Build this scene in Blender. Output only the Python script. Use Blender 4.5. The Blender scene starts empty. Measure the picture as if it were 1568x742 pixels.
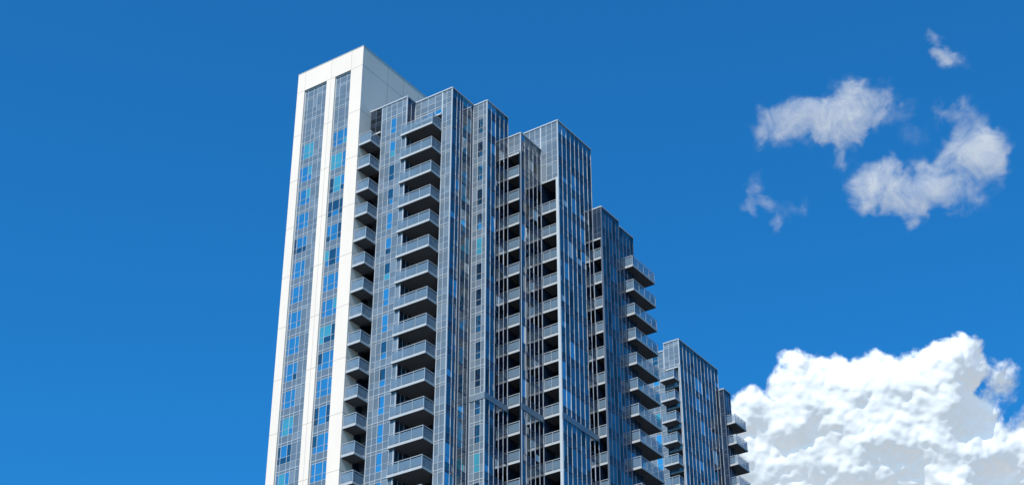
import bpy, math, random
from mathutils import Vector, noise
rng = random.Random(7)
scene = bpy.context.scene
scene.view_settings.view_transform = 'Standard'
scene.view_settings.look = 'None'
scene.view_settings.exposure = 0

# ------------------------------------------------------------ materials
def mat_new(name, base, rough=0.6, metal=0.0, ior=1.5, var=0.12, nscale=0.6, alpha=1.0, streak=0.0):
    m = bpy.data.materials.new(name); m.use_nodes = True
    nt = m.node_tree; b = nt.nodes['Principled BSDF']
    b.inputs['Roughness'].default_value = rough
    b.inputs['Metallic'].default_value = metal
    b.inputs['IOR'].default_value = ior
    b.inputs['Alpha'].default_value = alpha
    tc = nt.nodes.new('ShaderNodeTexCoord')
    n = nt.nodes.new('ShaderNodeTexNoise'); n.inputs['Scale'].default_value = nscale
    n.inputs['Detail'].default_value = 6
    mp = nt.nodes.new('ShaderNodeMapping')
    mp.inputs['Scale'].default_value = (1, 1, 0.25 if streak else 1)
    nt.links.new(tc.outputs['Object'], mp.inputs['Vector'])
    nt.links.new(mp.outputs['Vector'], n.inputs['Vector'])
    r = nt.nodes.new('ShaderNodeMix'); r.data_type = 'RGBA'
    r.inputs[6].default_value = (*[c*(1-var) for c in base], 1)
    r.inputs[7].default_value = (*[min(1, c*(1+var)) for c in base], 1)
    nt.links.new(n.outputs['Fac'], r.inputs[0])
    nt.links.new(r.outputs[2], b.inputs['Base Color'])
    return m
M = {}
def add(key, *a, **k): M[key] = mat_new(key, *a, **k)
add('white_stone', (0.78,0.665,0.565), rough=0.8, var=0.08, nscale=0.5, streak=1)
add('stone_joint', (0.34,0.31,0.28), rough=0.9)
add('beige_render', (0.5,0.40,0.30), rough=0.9)
add('grey_panel', (0.115,0.155,0.20), rough=0.35, var=0.15)
add('grey_panel_b', (0.16,0.205,0.255), rough=0.35, var=0.12)
add('dark_panel', (0.018,0.032,0.062), rough=0.2)
add('slate_panel', (0.03,0.058,0.105), rough=0.15)
add('mullion', (0.47,0.49,0.51), rough=0.4, var=0.05)
add('mullion_mid', (0.42,0.45,0.49), rough=0.35, var=0.05)
add('mullion_dull', (0.09,0.12,0.17), rough=0.35, var=0.05)
add('glass_navy', (0.004,0.010,0.026), rough=0.04, ior=2.6, var=0.3)
add('glass_dark', (0.005,0.007,0.012), rough=0.06, ior=1.6, var=0.3)
add('glass_blue', (0.58,0.60,0.63), rough=0.05, metal=1, var=0.15)
add('glass_steel', (0.25,0.27,0.30), rough=0.07, metal=1, var=0.2)
add('glass_cyan', (0.05,0.26,0.35), rough=0.12, ior=1.9, var=0.2)
add('blind', (0.48,0.53,0.57), rough=0.4, ior=1.8)
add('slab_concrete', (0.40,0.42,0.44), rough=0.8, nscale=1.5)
add('slab_soffit_shaded', (0.07,0.072,0.08), rough=0.9)  # slab underside, its shade put into a darker colour
add('rail_metal', (0.44,0.47,0.50), rough=0.35)
add('rail_glass', (0.20,0.28,0.36), rough=0.06, ior=1.8, alpha=0.48, var=0.15)
add('recess_wall_shaded', (0.07,0.08,0.09), rough=0.7)  # niche back wall, coloured dark to carry the shadow there
add('roof_gravel', (0.25,0.24,0.23), rough=0.95, nscale=4)
add('asphalt_ground', (0.08,0.08,0.07), rough=0.95, nscale=0.05, var=0.3)
MK = list(M.keys()); MI = {k:i for i,k in enumerate(MK)}

class Acc:
    def __init__(s): s.v=[]; s.f=[]; s.m=[]
    def box(s,x0,x1,y0,y1,z0,z1,mat,bottom=None):
        if x1<x0: x0,x1=x1,x0
        if y1<y0: y0,y1=y1,y0
        if z1-z0<1e-4: return
        n=len(s.v)
        s.v += [(x0,y0,z0),(x1,y0,z0),(x1,y1,z0),(x0,y1,z0),(x0,y0,z1),(x1,y0,z1),(x1,y1,z1),(x0,y1,z1)]
        s.f += [(n,n+3,n+2,n+1),(n+4,n+5,n+6,n+7),(n,n+1,n+5,n+4),(n+1,n+2,n+6,n+5),(n+2,n+3,n+7,n+6),(n+3,n,n+4,n+7)]
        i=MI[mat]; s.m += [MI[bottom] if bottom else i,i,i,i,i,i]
    def quad(s,pts,mat):
        n=len(s.v); s.v+=pts; s.f.append((n,n+1,n+2,n+3)); s.m.append(MI[mat])
    def make(s,name,parent):
        me=bpy.data.meshes.new(name); me.from_pydata(s.v,[],s.f)
        for k in MK: me.materials.append(M[k])
        me.polygons.foreach_set('material_index',s.m); me.update()
        o=bpy.data.objects.new(name,me); scene.collection.objects.link(o); o.parent=parent
        return o

# a face is ('L',x) looking to -x, or ('R',y) looking to -y ; s runs along it, d is outward
def fbox(a,face,s0,s1,z0,z1,d0,d1,mat,bottom=None):
    k,c=face
    if k=='L': a.box(c-d1,c-d0,s0,s1,z0,z1,mat,bottom)
    else: a.box(s0,s1,c-d1,c-d0,z0,z1,mat,bottom)
def fquad(a,face,s0,s1,z0,z1,mat,tilt=0.0):
    k,c=face
    t=[rng.uniform(-tilt,tilt) for _ in range(2)]
    d=[0, t[0], t[0]+t[1], t[1]]
    P=[(s0,z0),(s1,z0),(s1,z1),(s0,z1)]
    if k=='L': pts=[(c-dd,p[0],p[1]) for p,dd in zip(P,d)][::-1]
    else: pts=[(p[0],c-dd,p[1]) for p,dd in zip(P,d)]
    a.quad(pts,mat)

BASE=-1.7; LV=lambda k:105.8-3.0*k
SEG=[(0,0.75,'s'),(0.75,1.45,'v'),(1.45,2.7,'w'),(2.7,3.0,'h')]
def choose(w):
    t=rng.random()*sum(x[1] for x in w)
    for k,p in w:
        t-=p
        if t<=0: return k
    return w[-1][0]
def facade(A,face,s0,s1,z0,z1,bays,st):
    """bays: list of (width fraction, kind) ; kind 'p' panel 'g' glass bay 'w' window column"""
    tot=sum(b[0] for b in bays); L=s1-s0; e=[s0]
    for b in bays: e.append(e[-1]+L*b[0]/tot)
    for k in range(-5,37):
        l=LV(k)
        if l>z1 or l+3<z0: continue
        wfloor=choose(st['win'])
        for i,b in enumerate(bays):
            a0,a1=e[i],e[i+1]
            wmat=wfloor if (b[1]=='w' and rng.random()<0.65) else choose(st['win'])
            for (q0,q1,t) in SEG:
                y0,y1=max(l+q0,z0),min(l+q1,z1)
                if y1-y0<0.03: continue
                kind=b[1]
                if l>st.get('wintop',106.5): kind='p' if kind=='w' else kind
                if kind=='p': m=choose(st['pan'])
                elif t in 'vw':
                    m=wmat if rng.random()<0.8 else choose(st['win'])
                else: m=choose(st['span'])
                fquad(A,face,a0,a1,y0,y1,m,0.012 if 'glass' in m else 0.0)
    fw,fp=st['fw'],st['fp']
    for i,x in enumerate(e):
        w=fw*(1.8 if i in (0,len(e)-1) else 1)
        lo,hi=x-w/2,x+w/2
        if i==0: lo,hi=s0+0.002,s0+w
        if i==len(e)-1: lo,hi=s1-w,s1-0.002
        fbox(A,face,lo,hi,z0,z1,-0.02,fp,st['mm'])
    for k in range(-5,37):
        l=LV(k)
        for off,hh in st['hor']:
            zc=l+off
            if zc-hh/2<z0 or zc+hh/2>z1: continue
            fbox(A,face,s0+0.01,s1-0.01,zc-hh/2,zc+hh/2,-0.02,fp*st.get('hpf',0.55),st['mh'])
    fbox(A,face,s0-0.02,s1+0.02,z1,z1+0.14,-0.35,fp+0.05,'mullion')

LEFT=dict(win=[('glass_blue',5),('glass_cyan',2),('glass_navy',3)],pan=[('grey_panel',5),('grey_panel_b',2)],span=[('grey_panel',1)],
          fw=0.045,fp=0.03,mm='mullion',mh='mullion',hor=[(0,0.06),(0.75,0.04),(1.45,0.03),(2.7,0.04)],hpf=0.7,wintop=107)
RIGHT=dict(win=[('glass_navy',8),('glass_steel',4),('glass_blue',2),('glass_dark',2),('blind',0.35)],
          pan=[('slate_panel',4),('dark_panel',2)],span=[('slate_panel',3),('dark_panel',2),('glass_navy',3)],
          fw=0.045,fp=0.04,mm='mullion_mid',mh='mullion_dull',hor=[(0,0.07),(0.75,0.04),(2.7,0.04)],hpf=0.35,wintop=200)
RB=dict(RIGHT); RB['win']=[('glass_cyan',1.5),('glass_blue',2.5),('glass_navy',6),('glass_steel',3)]; RB['hor']=[(0,0.08),(0.75,0.05),(1.45,0.04),(2.7,0.05)]; RB['fp']=0.04
DARK=dict(RIGHT); DARK['mm']='mullion_dull'; DARK['fw']=0.05; DARK['fp']=0.03; DARK['win']=[('glass_navy',6),('glass_dark',4),('glass_steel',1.5)]; DARK['pan']=[('dark_panel',1)]; DARK['span']=[('dark_panel',3),('slate_panel',1)]  # darker finishes carry the weaker sunlight on block F

def rail_line(A,x0,y0,x1,y1,z,nper=1.2,h=1.08):
    along_x=abs(x1-x0)>abs(y1-y0)
    L=abs(x1-x0) if along_x else abs(y1-y0)
    a=min(x0,x1) if along_x else min(y0,y1); c=y0 if along_x else x0
    def bx(s0,s1,z0,z1,w,m):
        if along_x: A.box(s0,s1,c-w,c+w,z0,z1,m)
        else: A.box(c-w,c+w,s0,s1,z0,z1,m)
    n=max(1,round(L/nper))
    for i in range(n+1):
        p=a+L*i/n; p=min(max(p,a+0.03),a+L-0.03)
        bx(p-0.018,p+0.018,z-0.05,z+h,0.022,'rail_metal')
        if i<n: bx(a+L*i/n+0.04,a+L*(i+1)/n-0.04,z+0.09,z+h-0.12,0.008,'rail_glass')
    bx(a,a+L,z+h,z+h+0.05,0.03,'rail_metal')

def balcony(A,x0,x1,y0,y1,z,sides):
    A.box(x0,x1,y0,y1,z-0.28,z,'slab_concrete','slab_soffit_shaded')
    if 'L' in sides: rail_line(A,x0+0.06,y0+0.02,x0+0.06,y1-0.02,z)
    if 'R' in sides: rail_line(A,x0+0.1,y0+0.06,x1-0.02,y0+0.06,z)
    if 'B' in sides: rail_line(A,x1-0.06,y0+0.1,x1-0.06,y1-0.02,z)
    if 'F' in sides: rail_line(A,x0+0.1,y1-0.06,x1-0.02,y1-0.06,z)

def recess(A,xf,y0,y1,z0,z1,depth,rails=True):
    """balcony niche cut in a left (-x) face"""
    for k in range(-4,37):
        l=LV(k); a0,a1=max(l,z0),min(l+3,z1)
        if a1-a0<0.1: continue
        n=2
        for i in range(n):
            fquad(A,('L',xf+depth),y0+(y1-y0)*i/n,y0+(y1-y0)*(i+1)/n,a0,a1,choose([('glass_dark',2),('recess_wall_shaded',2),('glass_navy',2)]))  # dark doors plus niche shadow put into the tones
        if l>z0 and l<z1-1.5:
            A.box(xf+0.01,xf+depth-0.01,y0+0.01,y1-0.01,l-0.26,l,'slab_concrete','slab_soffit_shaded')
            if rails: rail_line(A,xf+0.06,y0+0.02,xf+0.06,y1-0.02,l)
    A.box(xf,xf+depth,y0-0.12,y0,z0,z1,'dark_panel')
    A.box(xf,xf+depth,y1,y1+0.12,z0,z1,'dark_panel')
    A.box(xf,xf+depth,y0,y1,z1,z1+0.2,'slab_concrete','slab_soffit_shaded')

def P(n,k='p'): return [(1,k)]*n

# ------------------------------------------------------------ main tower
tower=bpy.data.objects.new('apartment_tower',None); scene.collection.objects.link(tower)
tower.location=(-16.28,149.1,1.7); tower.rotation_euler=(0,0,math.radians(55.5))

W=Acc(); TOP=118.6
T=0.28
S1=(1.62,3.85); S2=(5.05,8.25); ST=116.0
W.box(0,T,0.0,S1[0],BASE,TOP,'white_stone')
W.box(0,T,S1[1],S2[0],BASE,TOP,'white_stone')
W.box(0,T,S2[1],9.32,BASE,TOP,'white_stone')
W.box(0,T,S1[0],S1[1],ST,TOP,'white_stone'); W.box(0,T,S2[0],S2[1],ST,TOP,'white_stone')
W.box(T,12,0,0.3,BASE,111.2,'white_stone'); W.box(T,7.2,0,0.3,111.2,TOP,'white_stone')
W.box(7.2,9.4,0,0.3,114.2,TOP,'white_stone'); W.box(9.4,12,0,0.3,111.2,TOP,'white_stone')
W.box(7.0,9.6,1.2,1.4,111.0,114.4,'beige_render')
W.box(T,12,9.0,9.32,BASE,TOP,'white_stone'); W.box(11.7,12,0.3,9.0,BASE,TOP,'white_stone')
W.box(T,11.7,0.3,9.0,TOP-1.2,TOP-0.9,'roof_gravel')
W.box(-0.03,12.03,-0.03,9.35,TOP,TOP+0.07,'rail_metal')
z=TOP-2.6
while z>0:
    for (a,b) in ((0,S1[0]),(S1[1],S2[0]),(S2[1],9.32)):
        W.box(-0.004,0.05,a+0.003,b-0.003,z-0.02,z+0.02,'stone_joint')
    W.box(0.005,11.99,-0.004,0.05,z-0.02,z+0.02,'stone_joint')
    z-=6.0
for u in (4.4,7.2,10.0):
    W.box(u-0.02,u+0.02,-0.005,0.05,BASE,TOP-0.02,'stone_joint')
for v in (1.62,4.45,8.25):
    W.box(-0.005,0.05,v-0.015,v+0.015,ST+0.1 if v!=4.45 else BASE,TOP-0.02,'stone_joint')
W.make('stone_walls',tower)

Sx=Acc()
f=('L',T-0.06)
def strip(s0,s1,cols):
    st=dict(LEFT); st['wintop']=107; st['fp']=0.03
    st['win']=[('glass_blue',6),('glass_cyan',2),('glass_navy',2)]
    facade(Sx,f,s0,s1,BASE,ST-0.15,cols,st)
strip(S1[0],S1[1],[(0.62,'w'),(0.9,'w'),(0.62,'w')])
strip(S2[0],S2[1],[(0.7,'p'),(0.75,'p'),(0.55,'w'),(0.85,'w'),(0.45,'w')])
Sx.make('window_strips',tower)

G=Acc()
def core(x0,x1,y0,y1,top):
    G.box(x0+0.25,x1-0.25,y0+0.25,y1,BASE,top-0.5,'roof_gravel')
# block A
facade(G,('L',1.83),-4.98,-1.6,BASE,110.6,[(0.55,'p'),(0.75,'p'),(0.7,'w'),(0.62,'p'),(0.62,'p')],LEFT)
facade(G,('L',1.83),-1.6,-0.02,107.6,110.6,[(1,'g'),(1,'g')],dict(LEFT,win=[('glass_dark',3),('glass_navy',2)],span=[('glass_dark',1)],mm='mullion_dull',mh='mullion_dull'))
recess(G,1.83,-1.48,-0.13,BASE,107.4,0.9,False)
facade(G,('R',-4.98),1.83,3.26,BASE,110.6,P(2),RB)
core(2.7,12,-4.98,0,110.6)
# block B
facade(G,('L',3.26),-9.87,-8.6,BASE,110.6,[(0.7,'p'),(0.6,'p')],LEFT)
facade(G,('L',3.26),-8.6,-4.98,107.9,110.6,[(1,'w'),(1,'w'),(1,'w'),(0.8,'p')],LEFT)
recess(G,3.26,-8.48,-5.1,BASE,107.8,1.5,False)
facade(G,('R',-9.87),3.26,7.09,BASE,110.6,[(1,'g'),(0.7,'g'),(0.5,'p'),(1,'g'),(0.8,'g'),(0.5,'p')],RB)
core(5.0,12,-9.87,-5,110.6)
# block C
facade(G,('L',7.09),-11.67,-9.87,BASE,110.5,[(0.45,'p'),(0.65,'w'),(0.6,'p')],LEFT)
facade(G,('R',-11.67),7.09,11.02,BASE,110.5,P(5,'g'),RIGHT)
core(7.2,11.0,-11.67,-9,110.5)
# block D
facade(G,('L',11.02),-13.3,-11.67,105.6,107.9,P(2),LEFT)
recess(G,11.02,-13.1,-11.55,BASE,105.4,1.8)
facade(G,('R',-13.3),11.02,14.93,BASE,107.9,P(5,'g'),RIGHT)
core(12.8,15.0,-13.3,5,107.9)
# block E
facade(G,('L',14.93),-15.5,-13.3,103.7,111.0,P(3),LEFT)
facade(G,('L',14.93),-13.3,-11.1,107.9,111.0,P(3),LEFT)
fbox(G,('L',14.93),-15.5,-15.2,BASE,103.7,-0.3,0.05,'mullion')
recess(G,14.93,-15.2,-13.35,BASE,103.5,1.9)
facade(G,('R',-15.5),14.93,21.71,BASE,111.0,P(8,'g'),RIGHT)
G.box(16.9,21.6,-15.25,-11.2,BASE,110.5,'roof_gravel'); G.box(15.1,16.9,-15.25,-11.2,104,110.5,'roof_gravel')
G.box(15.0,21.7,-11.3,-11.1,107.9,111.0,'grey_panel')
G.box(21.45,21.705,-15.48,-11.2,103,111.0,'dark_panel')
G.box(15.1,21.6,-11.2,5,BASE,107,'roof_gravel')
# block F
facade(G,('L',21.71),-16.64,-15.5,99.2,103.0,P(2),DARK)
fbox(G,('L',21.71),-16.64,-16.45,BASE,99.2,-0.3,0.03,'mullion_dull')
recess(G,21.71,-16.45,-15.52,BASE,99.0,1.6)
facade(G,('R',-16.64),21.71,25.3,BASE,103.0,P(5,'g'),DARK)
facade(G,('R',-16.62),25.4,28.4,BASE,102.4,P(4,'g'),DARK)
G.box(23.4,28.2,-16.4,5,BASE,102.2,'roof_gravel')
G.box(28.15,28.39,-16.6,4,BASE,102.3,'dark_panel')
# belt course
for fc,a,b in ((('L',7.09),-11.75,-9.87),(('R',-11.67),7.02,11.02),(('R',-13.3),10.95,14.93),(('R',-15.5),14.9,21.72)):
    fbox(G,fc,a,b,75.1,75.75,0.02,0.07,'grey_panel_b')
G.make('glazed_blocks',tower)

Bc=Acc()
for k in range(0,35):
    z=LV(k)
    balcony(Bc,1.55,3.3,-8.62,-4.45,z,'LRF')
    balcony(Bc,0.1,1.85,-1.62,-0.01,z-0.3,'LR')
    if k>=3: balcony(Bc,26.4,31.2,-17.6,-15.2,z+1.0,'LRB')
Bc.make('balconies',tower)

# ------------------------------------------------------------ second tower
tower2=bpy.data.objects.new('apartment_tower.001',None); scene.collection.objects.link(tower2)
tower2.location=tower.location; tower2.rotation_euler=tower.rotation_euler
H=Acc()
facade(H,('L',62.7),-3.2,-0.9,105.5,109.3,P(3),LEFT)
facade(H,('L',62.7),-3.2,-2.95,BASE,105.5,P(1),LEFT)
recess(H,62.7,-2.9,-1.0,BASE,105.3,1.2,False)
facade(H,('L',62.75),-0.85,6,BASE,108.3,[(1,'p'),(1,'w'),(1,'p'),(1,'p'),(1,'w'),(1,'p'),(1,'p'),(1,'p')],LEFT)
facade(H,('R',-3.2),62.7,73.3,BASE,109.3,P(11,'g'),RIGHT)
H.box(64.0,73.1,-3.0,8,BASE,108.2,'roof_gravel')
H.box(73.05,73.29,-3.15,8,BASE,109.2,'dark_panel')
facade(H,('L',73.35),-3.9,-3.2,BASE,106.3,P(1),DARK)
facade(H,('R',-3.9),73.35,75.2,BASE,106.3,P(3,'g'),DARK)
H.box(73.5,75.1,-3.8,8,BASE,105.8,'roof_gravel')
H.make('glazed_blocks.001',tower2)
B2=Acc()
for k in range(1,35):
    z=LV(k)
    balcony(B2,61.3,62.7,-3.0,-0.9,z+0.6,'LRF')
    balcony(B2,73.7,76.9,-5.1,-2.5,z-1.4,'LRB')
B2.make('balconies.001',tower2)

# ------------------------------------------------------------ ground
me=bpy.data.meshes.new('ground'); S=6000
me.from_pydata([(-S,-S,0),(S,-S,0),(S,S,0),(-S,S,0)],[],[(0,1,2,3)]); me.materials.append(M['asphalt_ground'])
scene.collection.objects.link(bpy.data.objects.new('ground',me))

# ------------------------------------------------------------ clouds
def cloud_mat(name, thin):
    m=bpy.data.materials.new(name); m.use_nodes=True; nt=m.node_tree; nt.nodes.clear()
    N=nt.nodes.new; L=nt.links.new
    out=N('ShaderNodeOutputMaterial'); at=N('ShaderNodeAttribute'); at.attribute_name='vapour'
    tc=N('ShaderNodeTexCoord')
    n=N('ShaderNodeTexNoise'); n.inputs['Scale'].default_value=0.026 if thin else 0.05
    n.inputs['Detail'].default_value=10; n.inputs['Roughness'].default_value=0.64 if thin else 0.6
    n.inputs['Distortion'].default_value=0.8 if thin else 0.3
    L(tc.outputs['Object'],n.inputs['Vector'])
    a=N('ShaderNodeMath'); a.operation='MULTIPLY_ADD'; a.inputs[1].default_value=2.6 if thin else 1.2
    a.inputs[2].default_value=-1.45 if thin else -0.6
    L(n.outputs['Fac'],a.inputs[0])
    s=N('ShaderNodeMath'); s.operation='ADD'; L(at.outputs['Fac'],s.inputs[0]); L(a.outputs[0],s.inputs[1])
    mr=N('ShaderNodeMapRange'); mr.interpolation_type='SMOOTHSTEP' if not thin else 'LINEAR'
    mr.inputs['From Min'].default_value=-0.1 if thin else 0.1; mr.inputs['From Max'].default_value=1.25 if thin else 0.75
    mr.inputs['To Max'].default_value=0.86 if thin else 1.0
    L(s.outputs[0],mr.inputs['Value'])
    g=N('ShaderNodeMapRange'); g.interpolation_type='SMOOTHSTEP'; g.inputs['From Max'].default_value=0.75 if thin else 0.12; L(at.outputs['Fac'],g.inputs['Value'])
    al=N('ShaderNodeMath'); al.operation='MULTIPLY'; L(mr.outputs[0],al.inputs[0]); L(g.outputs[0],al.inputs[1])
    d=N('ShaderNodeBsdfDiffuse'); d.inputs['Color'].default_value=(0.30,0.30,0.30,1) if thin else (0.56,0.56,0.56,1)
    em=N('ShaderNodeEmission'); em.inputs['Color'].default_value=(0.90,0.94,1,1); em.inputs['Strength'].default_value=0.58 if thin else 0.47  # glow added in place of sunlight scattered inside the cloud
    ad=N('ShaderNodeAddShader'); L(d.outputs[0],ad.inputs[0]); L(em.outputs[0],ad.inputs[1])
    tr=N('ShaderNodeBsdfTransparent'); mx=N('ShaderNodeMixShader')
    L(al.outputs[0],mx.inputs[0]); L(tr.outputs[0],mx.inputs[1]); L(ad.outputs[0],mx.inputs[2]); L(mx.outputs[0],out.inputs[0])
    return m
U=0.7576
def cloud(name,loc,ext,lobes,mat,step,warp,edge,relief,seed,rough_h):
    x0,x1,z0,z1=ext; nx=int((x1-x0)/step)+1; nz=int((z1-z0)/step)+1
    vs=[];den=[]
    nn=noise.noise
    for j in range(nz):
        for i in range(nx):
            x=x0+i*step; z=z0+j*step
            p=Vector((x/55,z/55,seed)); w=noise.turbulence_vector(p,5,False,noise_basis='PERLIN_ORIGINAL',amplitude_scale=0.55,frequency_scale=2.1)
            w1=noise.turbulence_vector(p,1,False,noise_basis='PERLIN_ORIGINAL',amplitude_scale=0.45,frequency_scale=2.1)
            xx=x+w[0]*warp; zz=z+w[1]*warp
            xs=x+w1[0]*warp; zs=z+w1[1]*warp
            hs=0.0; dn=0.0; dsum=0.0
            for (cx,cz,r,am) in lobes:
                q=1-((xs-cx)**2+(zs-cz)**2)/(r*r*1.25)
                if q>0: hs+=(r*q*am)**2.2
                dd=(xx-cx)**2+(zz-cz)**2
                if dd<r*r:
                    if edge>1: v=(r-math.sqrt(dd))/edge*am
                    else: v=am*(1-dd/(r*r))**2
                    dn=max(dn,v); dsum+=v
            h=hs**(1/2.2)
            if edge>1: dn=min(1.8,dn+0.5*(dsum-dn))
            else: dn=1.35*(1-math.exp(-dsum*1.1))
            bl=14*nn(Vector((x/46,z/46,seed+3)))+6*abs(nn(Vector((x/24,z/24,seed+5))))+2.0*nn(Vector((x/11,z/11,seed+9)))+0.5*nn(Vector((x/5.5,z/5.5,seed+11)))
            hh=(h*0.75+bl*rough_h*min(1,h/20))*relief
            vs.append((x*U,-hh*U,z*U)); den.append(dn)
    fs=[(j*nx+i,j*nx+i+1,(j+1)*nx+i+1,(j+1)*nx+i) for j in range(nz-1) for i in range(nx-1) if max(den[j*nx+i],den[j*nx+i+1],den[(j+1)*nx+i],den[(j+1)*nx+i+1])>0]
    me=bpy.data.meshes.new(name); me.from_pydata(vs,[],fs)
    at=me.attributes.new('vapour','FLOAT','POINT'); at.data.foreach_set('value',den)
    me.materials.append(mat)
    me.polygons.foreach_set('use_smooth',[True]*len(fs)); me.update()
    o=bpy.data.objects.new(name,me); scene.collection.objects.link(o)
    o.location=loc; o.rotation_euler=(math.radians(32),0,0)
    return o
def lb(c,l,s=1.0): return [(x-c[0],c[1]-y,r*s,a) for x,y,r,a in l]
c1=(1330,640)
cum=lb(c1,[(1148,622,42,1),(1150,668,46,1),(1165,720,55,1),(1225,596,57,1),(1205,645,55,1),(1285,604,60,1),(1335,598,60,1),(1395,594,63,1),
 (1440,574,60,1),(1468,552,49,1),(1440,640,75,1),(1260,680,80,1),(1350,680,95,1),(1440,710,85,1),(1500,690,50,0.8),(1300,820,120,1),(1450,820,120,1),(1190,800,80,1),
 (1530,580,42,0.4),(1548,690,60,0.5),(1570,760,80,0.5),(1590,660,55,0.4),(1505,635,45,0.4)])
cloud('cumulus_cloud',(413.6,1804,888.7),(-260,290,-230,160),cum,cloud_mat('cumulus_vapour',False),2.0,15,20,0.95,2.7,1.0)
c2=(1340,240)
wl=lb(c2,[(1180,187,38,0.7),(1230,184,48,0.9),(1290,182,55,1.2),(1335,168,42,1.0),(1290,218,38,0.6),(1385,188,40,0.25),
 (1340,290,40,0.9),(1390,285,50,1.15),(1435,294,46,1.1),(1380,318,36,0.5),(1480,228,36,0.65),(1512,240,44,1.1),(1522,270,34,0.6),(1468,182,36,0.6),(1488,292,36,0.35),(1458,250,36,0.35),
 (1440,72,22,0.55),(1448,98,24,0.6),(1468,95,24,0.3),(1165,312,24,0.45),(1180,348,18,0.45),(1205,328,28,0.25)],1.28)
cloud('wispy_cloud',(421.2,1643.4,1145.8),(-260,260,-150,270),wl,cloud_mat('wispy_vapour',True),2.5,26,0.8,0.15,8.1,0.5)

# ------------------------------------------------------------ light
az=209; el=46
w=bpy.data.worlds.new('World'); scene.world=w; w.use_nodes=True; nt=w.node_tree
bg=nt.nodes['Background']; sk=nt.nodes.new('ShaderNodeTexSky'); sk.sky_type='NISHITA'; sk.sun_disc=False
sk.sun_elevation=math.radians(el); sk.sun_rotation=math.radians(az); sk.altitude=0; sk.air_density=1.0; sk.dust_density=1.6; sk.ozone_density=3
mu=nt.nodes.new('ShaderNodeMix'); mu.data_type='RGBA'; mu.blend_type='MULTIPLY'; mu.inputs[0].default_value=1
mu.clamp_result=False
mu.inputs[7].default_value=(0.14,0.98,1.58,1)
nt.links.new(sk.outputs[0],mu.inputs[6]); nt.links.new(mu.outputs[2],bg.inputs['Color']); bg.inputs['Strength'].default_value=0.12
sl=bpy.data.lights.new('sun','SUN'); sl.energy=5; sl.angle=math.radians(0.5); sl.color=(1,0.90,0.78)
so=bpy.data.objects.new('sun',sl); scene.collection.objects.link(so)
a=math.radians(az); e=math.radians(el)
d=Vector((math.sin(a)*math.cos(e),math.cos(a)*math.cos(e),math.sin(e)))
so.rotation_euler=d.to_track_quat('Z','Y').to_euler(); so.location=(0,-50,200)

cam=bpy.data.cameras.new('camera'); co=bpy.data.objects.new('camera',cam); scene.collection.objects.link(co)
cam.sensor_width=36; cam.lens=2640/1568*36; cam.clip_end=20000
co.location=(0,0,1.7); co.rotation_euler=(math.radians(90+32),0,0); scene.camera=co
